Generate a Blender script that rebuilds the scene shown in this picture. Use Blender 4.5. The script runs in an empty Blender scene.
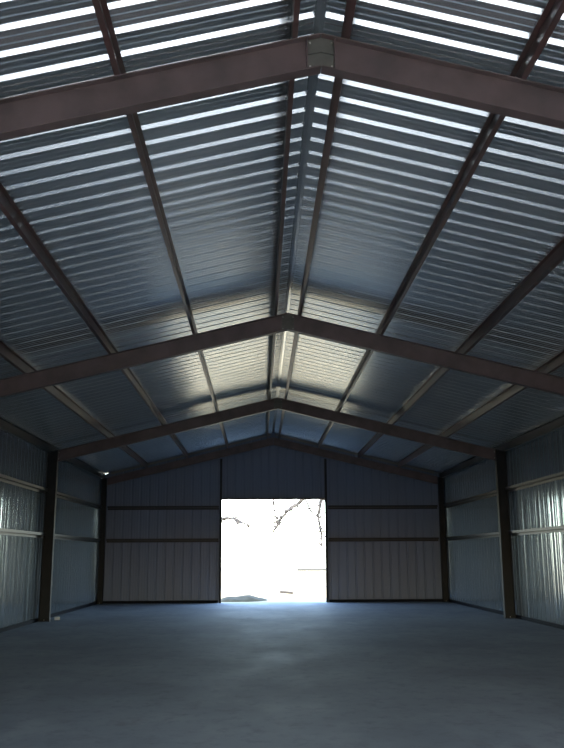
import bpy, bmesh, math, random
from mathutils import Vector, Matrix
random.seed(7)
S = bpy.context.scene
COL = S.collection

# ------------------------------------------------------------------ camera
PITCH, YAW, ROLL = math.radians(12.015), math.radians(1.552), math.radians(-0.285)
CX, CZ, FPX = -0.497, 1.597, 852.9
cd = bpy.data.cameras.new('camera'); cam = bpy.data.objects.new('camera', cd); COL.objects.link(cam)
F = Vector((math.sin(YAW) * math.cos(PITCH), math.cos(YAW) * math.cos(PITCH), math.sin(PITCH)))
Rv = Vector((math.cos(YAW), -math.sin(YAW), 0)); U = Rv.cross(F)
R2 = Rv * math.cos(ROLL) + U * math.sin(ROLL); U2 = -Rv * math.sin(ROLL) + U * math.cos(ROLL)
m = Matrix((R2, U2, -F)).transposed().to_4x4(); m.translation = Vector((CX, 0, CZ)); cam.matrix_world = m
cd.sensor_fit = 'VERTICAL'; cd.sensor_height = 24; cd.lens = 24 * FPX / 748; cd.clip_end = 500
S.camera = cam

# ------------------------------------------------------------------ view, world, sun
S.view_settings.view_transform = 'Standard'; S.view_settings.look = 'None'
S.view_settings.gamma = 1; S.view_settings.use_curve_mapping = False
S.view_settings.exposure = -0.24
S.cycles.max_bounces = 14; S.cycles.diffuse_bounces = 8; S.cycles.glossy_bounces = 10
S.cycles.use_denoising = True
S.cycles.caustics_reflective = True
w = bpy.data.worlds.new('sky'); S.world = w; w.use_nodes = True
nt = w.node_tree; bg = nt.nodes['Background']
sky = nt.nodes.new('ShaderNodeTexSky'); sky.sky_type = 'NISHITA'; sky.sun_disc = False
sky.sun_elevation = math.radians(40); sky.sun_rotation = math.radians(195)
nt.links.new(sky.outputs[0], bg.inputs[0]); bg.inputs[1].default_value = 2.8
sl = bpy.data.lights.new('sun', 'SUN'); sl.energy = 32; sl.angle = math.radians(0.53); sl.color = (1, .94, .85)
so = bpy.data.objects.new('sun', sl); COL.objects.link(so)
az = math.radians(195)      # where the sun stands, from +Y clockwise
el = math.radians(40)
sd = Vector((math.sin(az) * math.cos(el), math.cos(az) * math.cos(el), math.sin(el)))
so.rotation_euler = sd.to_track_quat('Z', 'Y').to_euler(); so.location = sd * 60

# ------------------------------------------------------------------ measures of the building
D, B = 30.653, 8.14            # far end wall, bay length
SL = 0.243                     # roof slope
ZA = 5.443                     # underside of the rafters at the ridge
RD, PD = 0.30, 0.20            # rafter depth, purlin depth
W = 6.105                      # side wall sheets
Y0 = D - 4 * B                 # front end
FY = [D - 3 * B, D - 2 * B, D - B]
G1, G2 = 2.133, 3.265          # girt heights
DW, DH, DX = 1.825, 3.545, 0.007
FW, FH = 3.8, 2.35              # front opening half width, height
zr = lambda x: ZA + RD - SL * abs(x)       # top of rafters
zs = lambda x: ZA + RD + PD - SL * abs(x)  # underside of roof sheet

def portal(name, loc, rx, sx, sy):
    l = bpy.data.lights.new(name, 'AREA'); l.shape = 'RECTANGLE'; l.size = sx; l.size_y = sy; l.cycles.is_portal = True
    o = bpy.data.objects.new(name, l); COL.objects.link(o); o.location = loc; o.rotation_euler = (rx, 0, 0)
portal('far_portal', (DX, D + .05, DH / 2), math.radians(-90), 2 * DW, DH)
portal('near_portal', (0, Y0 - .05, FH / 2), math.radians(90), 2 * FW, FH)

# ------------------------------------------------------------------ materials
def mat(name, base, rough=.5, metal=0., noise=None, bump=None, spec=.5):
    """noise = (colour2, scale, stretch xyz, amount); bump = (scale, stretch, strength, distance)"""
    mt = bpy.data.materials.new(name); mt.use_nodes = True
    n = mt.node_tree.nodes; l = mt.node_tree.links; b = n['Principled BSDF']
    b.inputs['Base Color'].default_value = (*base, 1); b.inputs['Roughness'].default_value = rough
    b.inputs['Metallic'].default_value = metal; b.inputs['Specular IOR Level'].default_value = spec
    tc = n.new('ShaderNodeTexCoord')
    def tex(scale, st, detail=5):
        mp = n.new('ShaderNodeMapping'); mp.inputs['Scale'].default_value = st
        l.new(tc.outputs['Object'], mp.inputs['Vector'])
        t = n.new('ShaderNodeTexNoise'); t.inputs['Scale'].default_value = scale; t.inputs['Detail'].default_value = detail
        l.new(mp.outputs[0], t.inputs['Vector']); return t
    if noise:
        c2, sc, st, lo, hi = noise
        t = tex(sc, st)
        r = n.new('ShaderNodeMapRange'); r.inputs['From Min'].default_value = lo; r.inputs['From Max'].default_value = hi
        l.new(t.outputs[0], r.inputs['Value'])
        mx = n.new('ShaderNodeMix'); mx.data_type = 'RGBA'; mx.inputs['A'].default_value = (*base, 1); mx.inputs['B'].default_value = (*c2, 1)
        l.new(r.outputs[0], mx.inputs['Factor']); l.new(mx.outputs['Result'], b.inputs['Base Color'])
    if bump:
        sc, st, strength, dist = bump
        t = tex(sc, st, 2)
        bp = n.new('ShaderNodeBump'); bp.inputs['Strength'].default_value = strength; bp.inputs['Distance'].default_value = dist
        l.new(t.outputs[0], bp.inputs['Height']); l.new(bp.outputs[0], b.inputs['Normal'])
    return mt
M_ROOF = mat('galvalume_roof_sheet', (.60, .63, .63), .26, .85, ((.52, .56, .57), .8, (.3, 1, 1), .4, .7), (1.2, (.25, 1.6, .25), .15, .02))
M_WALL = mat('galvalume_wall_sheet', (.30, .36, .41), .15, .62, ((.26, .33, .38), .9, (1, 1, .2), .4, .7), (3, (1, 1, .01), .1, .002))
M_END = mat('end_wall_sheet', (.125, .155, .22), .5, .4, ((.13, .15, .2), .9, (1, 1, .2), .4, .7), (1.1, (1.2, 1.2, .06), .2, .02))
M_STEEL = mat('red_oxide_primed_steel', (.112, .076, .070), .5, 0, ((.072, .051, .047), 3, (1, 1, 1), .4, .65))
M_COLUMN = mat('dark_toned_steel', (.018, .020, .020), .6, 0, ((.025, .025, .024), 3, (1, 1, 1), .4, .65), spec=.2)  # columns and door posts, far darker than the rafter steel
M_PURLIN = mat('red_oxide_primed_purlin', (.085, .042, .036), .42, 0, ((.072, .046, .040), 4, (1, .3, 1), .4, .65))
M_GREEN = mat('grey_green_splice_steel', (.105, .098, .078), .5, 0, ((.06, .06, .048), 6, (1, 1, 1), .4, .65))
M_BOLT = mat('zinc_bolt', (.45, .43, .38), .45, 1)
M_TRIM = mat('galvalume_trim', (.42, .46, .5), .3, 1)
M_DARK = mat('dark_base_trim', (.012, .014, .020), .8, spec=.1)
M_BLOCK = mat('pale_block', (.6, .62, .62), .7)
M_EARTH = mat('bright_dry_ground', (.38, .30, .18), .95, 0, ((.30, .25, .13), .5, (1, 1, 1), .35, .7), (3, (1, 1, 1), .4, .05))
M_APRON = mat('added_bounce_apron', (.62, .60, .56), .9, 0, ((.52, .50, .46), 1, (1, 1, 1), .35, .7))
M_GIRT = mat('dark_toned_girt', (.018, .020, .022), .42, spec=.25)  # girts and eave struts, as dark as the columns
M_RAKE = mat('grey_painted_rake_angle', (.16, .155, .15), .5)
M_BARK = mat('dark_bark', (.020, .018, .016), .9, 0, ((.032, .028, .024), 6, (1, 1, .3), .35, .7))
M_RAIL = mat('weathered_fence_wood', (.025, .025, .022), .85)
M_POST = mat('washed_out_post', (.7, .68, .62), .85)  # glare put into the colour: pale so the posts wash out
M_GRASS = mat('dry_grass_mound', (.07, .058, .03), .95, 0, ((.10, .085, .05), 5, (1, 1, 1), .35, .7))

def floor_material():
    mt = bpy.data.materials.new('smooth_concrete'); mt.use_nodes = True
    n = mt.node_tree.nodes; l = mt.node_tree.links; b = n['Principled BSDF']
    tc = n.new('ShaderNodeTexCoord')
    def noise(sc, st, d=6, ro=.55):
        mp = n.new('ShaderNodeMapping'); mp.inputs['Scale'].default_value = st; l.new(tc.outputs['Object'], mp.inputs[0])
        t = n.new('ShaderNodeTexNoise'); t.inputs['Scale'].default_value = sc; t.inputs['Detail'].default_value = d
        t.inputs['Roughness'].default_value = ro; l.new(mp.outputs[0], t.inputs['Vector']); return t
    def mix(a, bcol, fac):
        mx = n.new('ShaderNodeMix'); mx.data_type = 'RGBA'
        if isinstance(a, tuple): mx.inputs['A'].default_value = (*a, 1)
        else: l.new(a, mx.inputs['A'])
        mx.inputs['B'].default_value = (*bcol, 1); l.new(fac, mx.inputs['Factor']); return mx.outputs['Result']
    def rng(o, lo, hi, to=1.):
        r = n.new('ShaderNodeMapRange'); r.inputs['From Min'].default_value = lo; r.inputs['From Max'].default_value = hi
        r.inputs['To Max'].default_value = to; l.new(o, r.inputs['Value']); return r.outputs[0]
    c = mix((.30, .33, .365), (.22, .245, .275), rng(noise(.35, (1, 1, 1)).outputs[0], .38, .66))
    c = mix(c, (.37, .395, .42), rng(noise(1.6, (1, .6, 1)).outputs[0], .5, .8, .6))
    c = mix(c, (.175, .155, .15), rng(noise(.9, (1, .45, 1), 8, .7).outputs[0], .60, .72, .55))   # brown dust and stains
    c = mix(c, (.17, .185, .205), rng(noise(4.5, (1, .8, 1), 9, .75).outputs[0], .50, .68, .6))        # fine mottling
    c = mix(c, (.40, .43, .46), rng(noise(2.2, (1, 1, 1), 9, .8).outputs[0], .58, .70, .35))           # pale trowel marks
    l.new(c, b.inputs['Base Color'])
    b.inputs['Specular IOR Level'].default_value = .28
    l.new(rng(noise(1.2, (1, .5, 1)).outputs[0], .3, .7), b.inputs['Roughness'])
    rr = b.inputs['Roughness'].links[0].from_node
    rr.inputs['To Min'].default_value = .70; rr.inputs['To Max'].default_value = .85
    bp = n.new('ShaderNodeBump'); bp.inputs['Strength'].default_value = .1; bp.inputs['Distance'].default_value = .001
    l.new(noise(3, (1, 1, 1), 4).outputs[0], bp.inputs['Height']); l.new(bp.outputs[0], b.inputs['Normal'])
    return mt
M_FLOOR = floor_material()

# ------------------------------------------------------------------ helpers
def link(name, bm, mt, parent=None, kind=None, label=None, cat=None, group=None, bevel=0, smooth=False):
    bmesh.ops.recalc_face_normals(bm, faces=bm.faces)
    me = bpy.data.meshes.new(name); bm.to_mesh(me); bm.free(); me.materials.append(mt)
    if smooth:
        for p in me.polygons: p.use_smooth = True
    o = bpy.data.objects.new(name, me); COL.objects.link(o)
    if parent: o.parent = parent
    if bevel:
        b = o.modifiers.new('bevel', 'BEVEL'); b.width = bevel; b.segments = 2; b.limit_method = 'ANGLE'
    tag(o, kind, label, cat, group); return o
def tag(o, kind=None, label=None, cat=None, group=None):
    if kind: o['kind'] = kind
    if label: o['label'] = label
    if cat: o['category'] = cat
    if group: o['group'] = group
def empty(name, loc, label, cat, group=None):
    o = bpy.data.objects.new(name, None); COL.objects.link(o); o.location = loc; o.empty_display_size = .2
    tag(o, None, label, cat, group); return o
def prism(bm, pts, a, b, axis='y'):
    """polygon pts extruded from a to b along an axis; pts are (x,z) for y, (y,z) for x, (x,y) for z"""
    mk = {'y': lambda p, t: (p[0], t, p[1]), 'x': lambda p, t: (t, p[0], p[1]), 'z': lambda p, t: (p[0], p[1], t)}[axis]
    v0 = [bm.verts.new(mk(p, a)) for p in pts]; v1 = [bm.verts.new(mk(p, b)) for p in pts]
    bm.faces.new(v0); bm.faces.new(v1[::-1])
    k = len(pts)
    for i in range(k): bm.faces.new((v0[i], v1[i], v1[(i + 1) % k], v0[(i + 1) % k]))
    return bm
def box(x0, x1, y0, y1, z0, z1, bm=None):
    return prism(bm or bmesh.new(), [(x0, z0), (x1, z0), (x1, z1), (x0, z1)], y0, y1)
def cyl(p, q, r0, r1=None, seg=8, bm=None):
    bm = bm or bmesh.new(); r1 = r0 if r1 is None else r1
    p, q = Vector(p), Vector(q); d = (q - p).normalized(); u = d.orthogonal().normalized(); v = d.cross(u)
    A = [bm.verts.new(p + (u * math.cos(t) + v * math.sin(t)) * r0) for t in [2 * math.pi * i / seg for i in range(seg)]]
    Bv = [bm.verts.new(q + (u * math.cos(t) + v * math.sin(t)) * r1) for t in [2 * math.pi * i / seg for i in range(seg)]]
    bm.faces.new(A); bm.faces.new(Bv[::-1])
    for i in range(seg): bm.faces.new((A[i], Bv[i], Bv[(i + 1) % seg], A[(i + 1) % seg]))
    return bm

# corrugated R-panel outline: (distance along, outward offset)
PITCH_R = 0.3048
def rpanel(a, b, phase=0.0):
    unit = [(0, 0), (.0, .0), (.025, .036), (.060, .036), (.085, 0), (.134, 0), (.143, .007), (.160, .007), (.169, 0),
            (.219, 0), (.228, .007), (.245, .007), (.254, 0)]
    unit = unit[1:]
    pts = []; k = math.floor((a - phase) / PITCH_R) - 1
    while True:
        base = phase + k * PITCH_R
        if base > b: break
        for t, h in unit: pts.append((base + t, h))
        k += 1
    def at(x):
        for (x0, h0), (x1, h1) in zip(pts, pts[1:]):
            if x0 <= x <= x1: return h0 + (h1 - h0) * (x - x0) / max(1e-9, x1 - x0)
        return 0
    return [(a, at(a))] + [p for p in pts if a + 1e-4 < p[0] < b - 1e-4] + [(b, at(b))]
def sheet(name, fn, a, b, n_v, mt, cuts=None, **kw):
    """fn(t, h, s): point at distance t along the profile, offset h, s in 0..1 across; one profile swept"""
    bm = bmesh.new(); prof = rpanel(a, b, kw.pop('phase', 0.0)); rows = []
    can = kw.pop('can', 0)                    # gentle oil canning of thin sheet
    for t, h in prof:
        h += can * (.6 * math.sin(t * 12.1) + .5 * math.sin(t * 19.7 + 1.3) + .35 * math.sin(t * 31.3 + 4 * math.sin(t * 1.7)))
        rows.append([bm.verts.new(fn(t, h, i / n_v)) for i in range(n_v + 1)])
    for r0, r1 in zip(rows, rows[1:]):
        for i in range(n_v): bm.faces.new((r0[i], r1[i], r1[i + 1], r0[i + 1]))
    o = link(name, bm, mt, kind='structure', **kw)
    return o

# ------------------------------------------------------------------ setting: floor, walls, roof
bm = box(-W - .05, W + .05, Y0 - .1, D + .1, -.25, 0)
link('floor', bm, M_FLOOR, kind='structure')

ca = math.cos(math.atan(SL))
def roof_fn(sg):
    def fn(t, h, s):
        x = .035 + s * (W + .15 - .035)
        nx, nz = SL * ca, ca                       # outward normal
        return (sg * (x + nx * h), t, zs(x) + .002 + nz * h)
    return fn
def add_solid(o, t=.0015, off=1):
    m_ = o.modifiers.new('thickness', 'SOLIDIFY'); m_.thickness = t; m_.offset = off
for sg in (-1, 1):
    o = sheet('ceiling', roof_fn(sg), Y0 - .1, D + .12, 1, M_ROOF, phase=.068); add_solid(o)
# ridge flashing under the ridge, and the cap over it
bm = bmesh.new()
zi = zs(.07) - .002
prism(bm, [(-.04, zi), (0, zi + .010), (.04, zi), (.04, zi - .002), (0, zi + .008), (-.04, zi - .002)], Y0, D - .02)
link('trim_1', bm, M_ROOF, kind='structure')
bm = bmesh.new()
zc = zs(0) + .045
prism(bm, [(-.22, zc - .22 * SL), (0, zc), (.22, zc - .22 * SL), (.22, zc + .003 - .22 * SL), (0, zc + .003), (-.22, zc + .003 - .22 * SL)], Y0 - .1, D + .1)
link('trim_2', bm, M_TRIM, kind='structure')
# dull rake angles where the far wall meets the roof
for sg in (-1, 1):
    q = [(sg * .08, zs(.08) - .085), (sg * 5.8, zs(5.8) - .085), (sg * 5.8, zs(5.8) - .004), (sg * .08, zs(.08) - .004)]
    link('trim_3' if sg < 0 else 'trim_4', prism(bmesh.new(), q, D - .012, D - .006), M_RAKE, kind='structure')
# side walls
for sg, nm in ((-1, 'wall_left'), (1, 'wall_right')):
    o = sheet(nm, lambda t, h, s: (sg * (W + h), t, .01 + s * (zs(W) - .015)), Y0, D, 1, M_WALL, phase=.05, can=.0018); add_solid(o)
    bm = box(sg * (W - .035), sg * (W - .003), Y0 + .02, D - .04, .001, .085)
    link('baseboard_' + nm[5:], bm, M_DARK, kind='structure')
# end walls with their openings
def end_wall(name, y, out, hw, h, cx):
    bm = bmesh.new()
    def strip(a, b, z0f, z1f):
        prof = rpanel(a, b, .12); rows = []
        xs = prof
        if a < 0 < b: xs = sorted(prof + [(0.0001, 0)], key=lambda p: p[0])
        for t, hh in xs: hh *= .35; rows.append((bm.verts.new((t, y + out * hh, z0f(t))), bm.verts.new((t, y + out * hh, z1f(t)))))
        for r0, r1 in zip(rows, rows[1:]): bm.faces.new((r0[0], r1[0], r1[1], r0[1]))
    top = lambda x: zs(x) + (-.018 if (x < -5.86 and out > 0) else .042)
    strip(-W, cx - hw, lambda x: .01, top); strip(cx - hw, cx + hw, lambda x: h, top); strip(cx + hw, W, lambda x: .01, top)
    o = link(name, bm, M_END, kind='structure'); add_solid(o)
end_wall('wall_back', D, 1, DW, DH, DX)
end_wall('wall_front', Y0, -1, FW, FH, 0)
for a, b in ((-W + .04, DX - DW - .11), (DX + DW + .11, W - .04)):
    link('baseboard_back', box(a, b, D - .04, D - .004, .001, .09), M_DARK, kind='structure')

# ------------------------------------------------------------------ rigid steel frames
FN = ['first frame from the camera', 'second frame from the camera', 'third frame from the camera']
SIDE = {-1: 'left', 1: 'right'}
XI, XO = 5.785, 6.06
def rafter(sg, y, xa, xe, label, group='primed steel rafters', hw=.058, endplate=True, depth=RD, name='steel_rafter'):
    zt = lambda x: zr(x) - .001
    zb = lambda x: zt(x) - depth + .001
    root = empty(name, (0, y, ZA), label, 'rafter', group)
    q = lambda x0, x1, f0, f1: [(sg * x0, f0(x0) - ZA), (sg * x1, f0(x1) - ZA), (sg * x1, f1(x1) - ZA), (sg * x0, f1(x0) - ZA)]
    tf = .012
    link('web', prism(bmesh.new(), q(xa, xe, lambda x: zb(x) + tf, lambda x: zt(x) - tf), -.004, .004), M_STEEL, root)
    link('bottom_flange', prism(bmesh.new(), q(xa, xe, zb, lambda x: zb(x) + tf), -hw, hw), M_STEEL, root, bevel=.002)
    link('top_flange', prism(bmesh.new(), q(xa, xe, lambda x: zt(x) - tf, zt), -hw, hw), M_STEEL, root, bevel=.002)
    if endplate:
        link('end_plate', prism(bmesh.new(), q(xe - .014, xe, lambda x: zb(x) + tf + .001, lambda x: zt(x) - tf - .001), -hw + .004, hw - .004), M_STEEL, root)
        for dz in (.07, .23):
            zc_ = zb(xe) + dz - ZA
            link('bolt', cyl((sg * (xe - .034), -.03, zc_), (sg * (xe - .014), -.03, zc_), .011, seg=6), M_BOLT, root)
    return root
def column(sg, y, label, group='primed steel columns', xi=XI, xo=XO, hw=.075, name='steel_column'):
    root = empty(name, (sg * (xi + xo) / 2, y, 0), label, 'column', group)
    cx = (xi + xo) / 2; tf = .012
    L = lambda x0, x1, y0, y1, z0, z1f: prism(bmesh.new(), [(sg * (x0 - cx), z0), (sg * (x1 - cx), z0), (sg * (x1 - cx), z1f(x1)), (sg * (x0 - cx), z1f(x0))], y0, y1)
    top = lambda x: zr(x) - .002
    link('web', L(xi + tf, xo - tf, -.004, .004, .016, lambda x: top(x) - tf), M_COLUMN, root)
    link('inner_flange', L(xi, xi + tf, -hw, hw, .016, lambda x: top(x) - tf), M_COLUMN, root, bevel=.002)
    link('outer_flange', L(xo - tf, xo, -hw, hw, .016, lambda x: top(x) - tf), M_COLUMN, root, bevel=.002)
    link('cap_plate', prism(bmesh.new(), [(sg * (xi - cx), top(xi) - tf), (sg * (xo - cx), top(xo) - tf), (sg * (xo - cx), top(xo)), (sg * (xi - cx), top(xi))], -hw, hw), M_COLUMN, root)
    link('base_plate', box(sg * (xi - .01 - cx), sg * (xo - cx), -hw - .01, hw + .01, 0, .016), M_COLUMN, root)
    for by in (-.05, .05):
        link('anchor_bolt', cyl((0, by, .016), (0, by, .05), .01, seg=6), M_BOLT, root)
    return root
for y, fn in zip(FY, FN):
    for sg in (-1, 1):
        rafter(sg, y, .003, XI - .003, 'brown primed steel roof rafter on the %s side of the %s' % (SIDE[sg], fn))
        column(sg, y, 'dark primed steel wall column under the %s end of the %s' % (SIDE[sg], fn))
    # apex splice: plate over the webs, upright stiffeners and bolts
    root = empty('splice_plate', (0, y - .004, ZA), 'grey green splice plate at the peak of the %s' % fn, 'splice plate', 'splice plates at the frame peaks')
    a = .105
    for s2, (z0, z1) in enumerate(((.013, .148), (.1495, .284))):
        pts = [(-a, z0 - a * SL + .004), (0, z0 + .002), (a, z0 - a * SL + .004), (a, z1 - a * SL - .002), (0, z1 - .004), (-a, z1 - a * SL - .002)]
        link('plate', prism(bmesh.new(), pts, -.012, -.0005), M_GREEN, root)
    for sg in (-1, 1):
        z0, z1 = .014 - .112 * SL, .284 - .112 * SL
        link('stiffener', box(sg * .107, sg * .118, -.05, -.0005, z0 + .002, z1 - .002), M_STEEL, root)
        for zz in (z0 + .03, z1 - .03):
            link('bolt', cyl((sg * .088, -.024, zz), (sg * .088, -.012, zz), .008, seg=6), M_BOLT, root)

# end frame against the far wall
YE = D - .255
for sg in (-1, 1):
    rafter(sg, YE, .003, 5.86, 'dark end rafter on the %s slope, tight against the far wall' % SIDE[sg], group='end wall rafters', endplate=False, depth=.27, hw=.06, name='end_rafter')
    column(sg, YE, 'dark corner column where the far wall meets the %s wall' % SIDE[sg], group='corner columns', xi=5.875, xo=6.06, hw=.07, name='corner_column')

# ------------------------------------------------------------------ purlins, one length per bay
PX = [.19, 1.61, 3.04, 4.47]
ORD = ['ridge', 'upper', 'middle', 'lowest']
bays = [(Y0 + .03, FY[0]), (FY[0], FY[1]), (FY[1], FY[2]), (FY[2], D - .03)]
BN = ['nearest bay before the first frame', 'between the first and second frames', 'between the second and third frames', 'between the third frame and the far wall']
ang = math.atan(SL)
def purlin(sg, x, y0, y1, label, group, k):
    """Z section lying on the rafters"""
    t = .004; fl = .044; h = PD * ca - .004
    root = empty('roof_purlin', (sg * x, (y0 + y1) / 2, zr(x)), label, 'purlin', group)
    root.rotation_euler = (0, sg * ang, 0)
    L = (y1 - y0) / 2 - .003
    d = sg           # lower flange points down the slope, upper flange up the slope
    link('web', box(-t / 2, t / 2, -L, L, t, h - t), M_PURLIN, root)
    b = box(min(0, d * fl), max(0, d * fl), -L, L, 0, t); box(min(d * fl, d * (fl - t)), max(d * fl, d * (fl - t)), -L, L, t, .018, b)
    link('bottom_flange', b, M_PURLIN, root)
    link('top_flange', box(min(0, -d * fl), max(0, -d * fl), -L, L, h - t, h), M_PURLIN, root)
for bi, (y0, y1) in enumerate(bays):
    for sg in (-1, 1):
        for k, x in enumerate(PX):
            purlin(sg, x, y0, y1, '%s purlin of the %s roof slope, %s' % (ORD[k], SIDE[sg], BN[bi]), 'roof purlins', k)
# eave struts: one length per bay, on top of the side walls
for bi, (y0, y1) in enumerate(bays):
    if bi < 2: continue            # those beside and behind the camera are out of the picture
    for sg in (-1, 1):
        root = empty('eave_strut', (sg * 6.03, (y0 + y1) / 2, zr(6.03)), 'eave strut on the %s wall, %s' % (SIDE[sg], BN[bi]), 'eave strut', 'eave struts')
        L = (y1 - y0) / 2 - .003
        link('web', box(-.05, -.045, -L, L, .006, .18), M_GIRT, root) if sg > 0 else link('web', box(.045, .05, -L, L, .006, .18), M_GIRT, root)
        link('bottom_flange', box(-.05, .05, -L, L, .013, .019) if False else box(-.05, .05, -L, L, 0.014, .02), M_GIRT, root)
        link('top_flange', box(-.05, .05, -L, L, .155, .16), M_GIRT, root)

# ------------------------------------------------------------------ wall girts
def girt(axis, sg, a, b, z, label, group):
    t = .004; dep = .10; h = .065
    mid = (a + b) / 2; L = (b - a) / 2 - .006
    if axis == 'y':
        root = empty('wall_girt', (sg * (W - .006), mid, z), label, 'girt', group)
        X = lambda u: -sg * u          # u measured inward from the sheet
        mk = lambda u0, u1, z0, z1: box(min(X(u0), X(u1)), max(X(u0), X(u1)), -L, L, z0, z1)
    else:
        root = empty('wall_girt', (mid, D - .006, z), label, 'girt', group)
        mk = lambda u0, u1, z0, z1: box(-L, L, -u1, -u0, z0, z1)
    link('web', mk(t, dep - t, -t / 2, t / 2), M_GIRT, root)
    link('inner_flange', mk(dep - t, dep, -t / 2, h), M_GIRT, root)
    link('outer_flange', mk(0, t, -h, t / 2), M_GIRT, root)
for bi, (y0, y1) in enumerate(bays):
    if bi < 2: continue            # those beside and behind the camera are out of the picture
    for sg in (-1, 1):
        for z, nm in ((G1, 'lower'), (G2, 'upper')):
            girt('y', sg, y0 + .01, y1 - (.01 if bi < 3 else .32), z, '%s horizontal girt on the %s wall, %s' % (nm, SIDE[sg], BN[bi]), 'side wall girts')
for sg in (-1, 1):
    a, b = (-5.86, DX - DW - .10) if sg < 0 else (DX + DW + .10, 5.86)
    for z, nm in ((G1, 'lower'), (G2, 'upper')):
        girt('x', sg, a, b, z, '%s horizontal girt on the far wall, %s of the doorway' % (nm, SIDE[sg]), 'far wall girts')

# ------------------------------------------------------------------ doorway framing
for sg in (-1, 1):
    x0 = DX + sg * DW
    zt = zr(x0 + sg * .05) - .27 - .03
    root = empty('door_post', (x0 + sg * .04, D - .08, 0), 'thin dark post from floor to rafter on the %s of the bright doorway' % SIDE[sg], 'door post', 'doorway posts')
    a = sg * -.04; b_ = sg * .04
    link('web', box(min(a, a + sg * .004), max(a, a + sg * .004), -.07, .07, .0, zt), M_COLUMN, root)
    link('flange', box(-.04 + (.004 if sg > 0 else 0), .04 - (.004 if sg < 0 else 0), -.074, -.070, 0, zt), M_COLUMN, root)
    link('flange', box(-.04 + (.004 if sg > 0 else 0), .04 - (.004 if sg < 0 else 0), .070, .074, 0, zt), M_COLUMN, root)
root = empty('door_header', (DX, D - .08, DH), 'red brown steel header across the top of the doorway', 'door header')
link('web', box(-DW + .003, DW - .003, -.07, .07, 0, .004), M_STEEL, root)
link('flange', box(-DW + .003, DW - .003, -.074, -.070, 0, .05), M_STEEL, root)
link('flange', box(-DW + .003, DW - .003, .070, .074, 0, .05), M_STEEL, root)

# small pale block at the foot of the left column
bm = box(-.07, .07, -.05, .05, 0, .08)
o = link('block', bm, M_BLOCK, label='small pale block on the floor at the foot of a left wall column', cat='block', bevel=.006)
o.location = (-5.70, FY[2] + .42, 0.001); o.rotation_euler = (0, 0, .3)

# ------------------------------------------------------------------ outside
def ground():
    bm = bmesh.new(); nx, ny = 60, 80; g = []
    for j in range(ny + 1):
        row = []
        for i in range(nx + 1):
            x = -60 + 120 * i / nx; y = -50 + 170 * j / ny
            inside = -9 < x < 9 and -5 < y < D + 3
            z = -.16 + (0 if inside else .05 * math.sin(x * .7 + y * .23) + .04 * math.sin(y * .6 - x * .3))
            row.append(bm.verts.new((x, y, z)))
        g.append(row)
    for j in range(ny):
        for i in range(nx): bm.faces.new((g[j][i], g[j][i + 1], g[j + 1][i + 1], g[j + 1][i]))
    link('ground', bm, M_EARTH, kind='structure', smooth=True)
ground()
link('ground', box(-7, 7, Y0 - 9, Y0 - .12, -.14, -.03), M_APRON, kind='structure')  # unseen pale apron, added to bounce sunlight onto roof and frames
# backprojection of picture points only to find where things beyond the doorway stand
def at(px, py, y):
    d = F + R2 * ((px - 282) / FPX) - U2 * ((py - 374) / FPX); t = y / d.y
    return Vector((CX, 0, CZ)) + d * t
def limb(bm, pts, r0, r1, seg=7):
    n = len(pts)
    for i in range(n - 1):
        cyl(pts[i], pts[i + 1], r0 + (r1 - r0) * i / (n - 1), r0 + (r1 - r0) * (i + 1) / (n - 1), seg, bm)
def tree(root_xy, height, limbs, label, y):
    root = empty('bare_tree', (root_xy[0], root_xy[1], -.15), label, 'tree', 'bare trees beyond the doorway')
    o = root.location
    bm = bmesh.new(); limb(bm, [Vector((0, 0, 0)), Vector((.1, .1, height * .35)), Vector((-.05, 0, height * .7)), Vector((.1, 0, height))], .22, .07, 10)
    link('trunk', bm, M_BARK, root, smooth=True)
    for start_z, pts, r0 in limbs:
        P = [Vector((0.05, 0, start_z))] + [p - o for p in pts]
        bm = bmesh.new(); limb(bm, P, r0, r0 * .3)
        rnd = random.Random(len(pts) + int(start_z * 10))
        for k in range(1, len(P)):
            for _ in range(7):
                b0 = P[k - 1].lerp(P[k], rnd.random()) if k > 1 else P[k]
                v = Vector((rnd.uniform(-1, 1), rnd.uniform(-1, 1), rnd.uniform(-.9, .5))).normalized() * rnd.uniform(.2, .55)
                mid = b0 + v * .5 + Vector((rnd.uniform(-.06, .06), 0, rnd.uniform(-.06, .06)))
                limb(bm, [b0, mid, b0 + v], r0 * .45, r0 * .22, 5)
        link('branch', bm, M_BARK, root, smooth=True)
YT = 44.0
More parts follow.
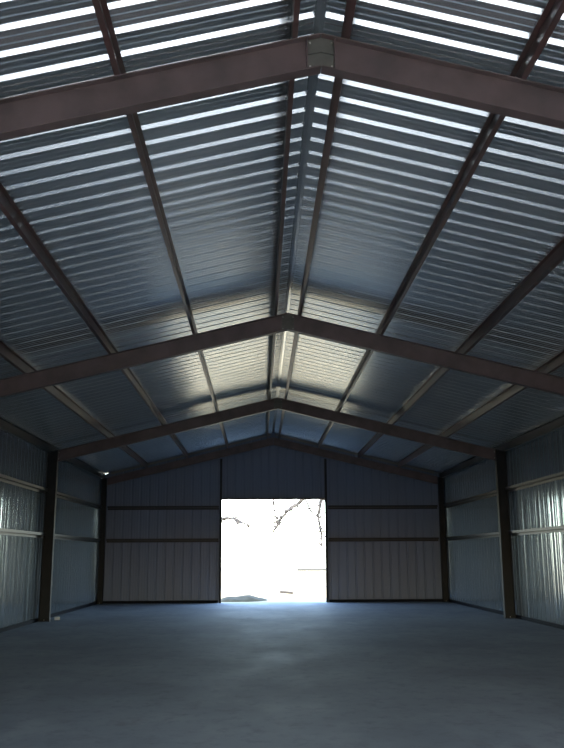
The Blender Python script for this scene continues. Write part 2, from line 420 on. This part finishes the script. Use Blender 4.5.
tree((at(352, 560, YT).x, YT), 7.5, [
    (5.6, [at(328, 478, YT), at(321.5, 500, YT), at(318, 515, YT), at(321, 531, YT), at(322.3, 548, YT)], .13),
    (6.3, [at(318, 476, YT), at(305, 499, YT), at(311, 511, YT), at(317.5, 516, YT)], .085)],
    'bare tree outside whose limbs hang into the right edge of the doorway', YT)
YT2 = 50.0
tree((at(372, 560, YT2).x, YT2), 10, [
    (8.5, [at(322, 478, YT2), at(298, 504, YT2), at(290, 508, YT2), at(280, 520, YT2), at(272.5, 533, YT2)], .17),
    (9.2, [at(290, 465, YT2), at(273.5, 498, YT2), at(274.5, 514, YT2), at(278, 522, YT2)], .09)],
    'farther bare tree outside with branches crossing the middle of the doorway', YT2)
YT3 = 46.0
tree((at(195, 560, YT3).x, YT3), 7, [
    (4.4, [at(212, 517, YT3), at(222, 518.5, YT3), at(234, 518, YT3), at(240, 521, YT3), at(249, 526, YT3)], .12)],
    'bare tree outside with a thin limb crossing the left edge of the doorway', YT3)
# low rail fence, a mound and a log on the ground
root = empty('rail_fence', (at(297, 569, 52).x, 52, -.15), 'low grey rail fence across the ground beyond the doorway', 'fence')
for i in range(5):
    x = .6 + i * 2.2
    link('post', cyl((x, 0, 0), (x, 0, .96), .05), M_POST, root)
link('rail', box(0, 9.6, -.07, -.01, .84, 1.0), M_RAIL, root)
bm = bmesh.new(); bmesh.ops.create_icosphere(bm, subdivisions=4, radius=1)
for v in bm.verts:
    n_ = 1 + .10 * math.sin(v.co.x * 7) + .08 * math.sin(v.co.y * 11 + v.co.x * 5)
    v.co = Vector((v.co.x * 1.0, v.co.y * .7, v.co.z * .24 * n_))
p = at(243, 604, 34.4)
o = link('grass_mound', bm, M_GRASS, label='low grey green grassy mound on the ground just beyond the doorway', cat='mound', smooth=True); o.location = (p.x, 34.4, -.17)
p = at(286.5, 590.5, 40)
bm = cyl((-.30, -.0, .06), (.30, .05, .0), .07, .06, 10)
o = link('log', bm, M_BARK, label='short dark log lying on the bright ground beyond the doorway', cat='log', smooth=True); o.location = (p.x, 40, -.07)
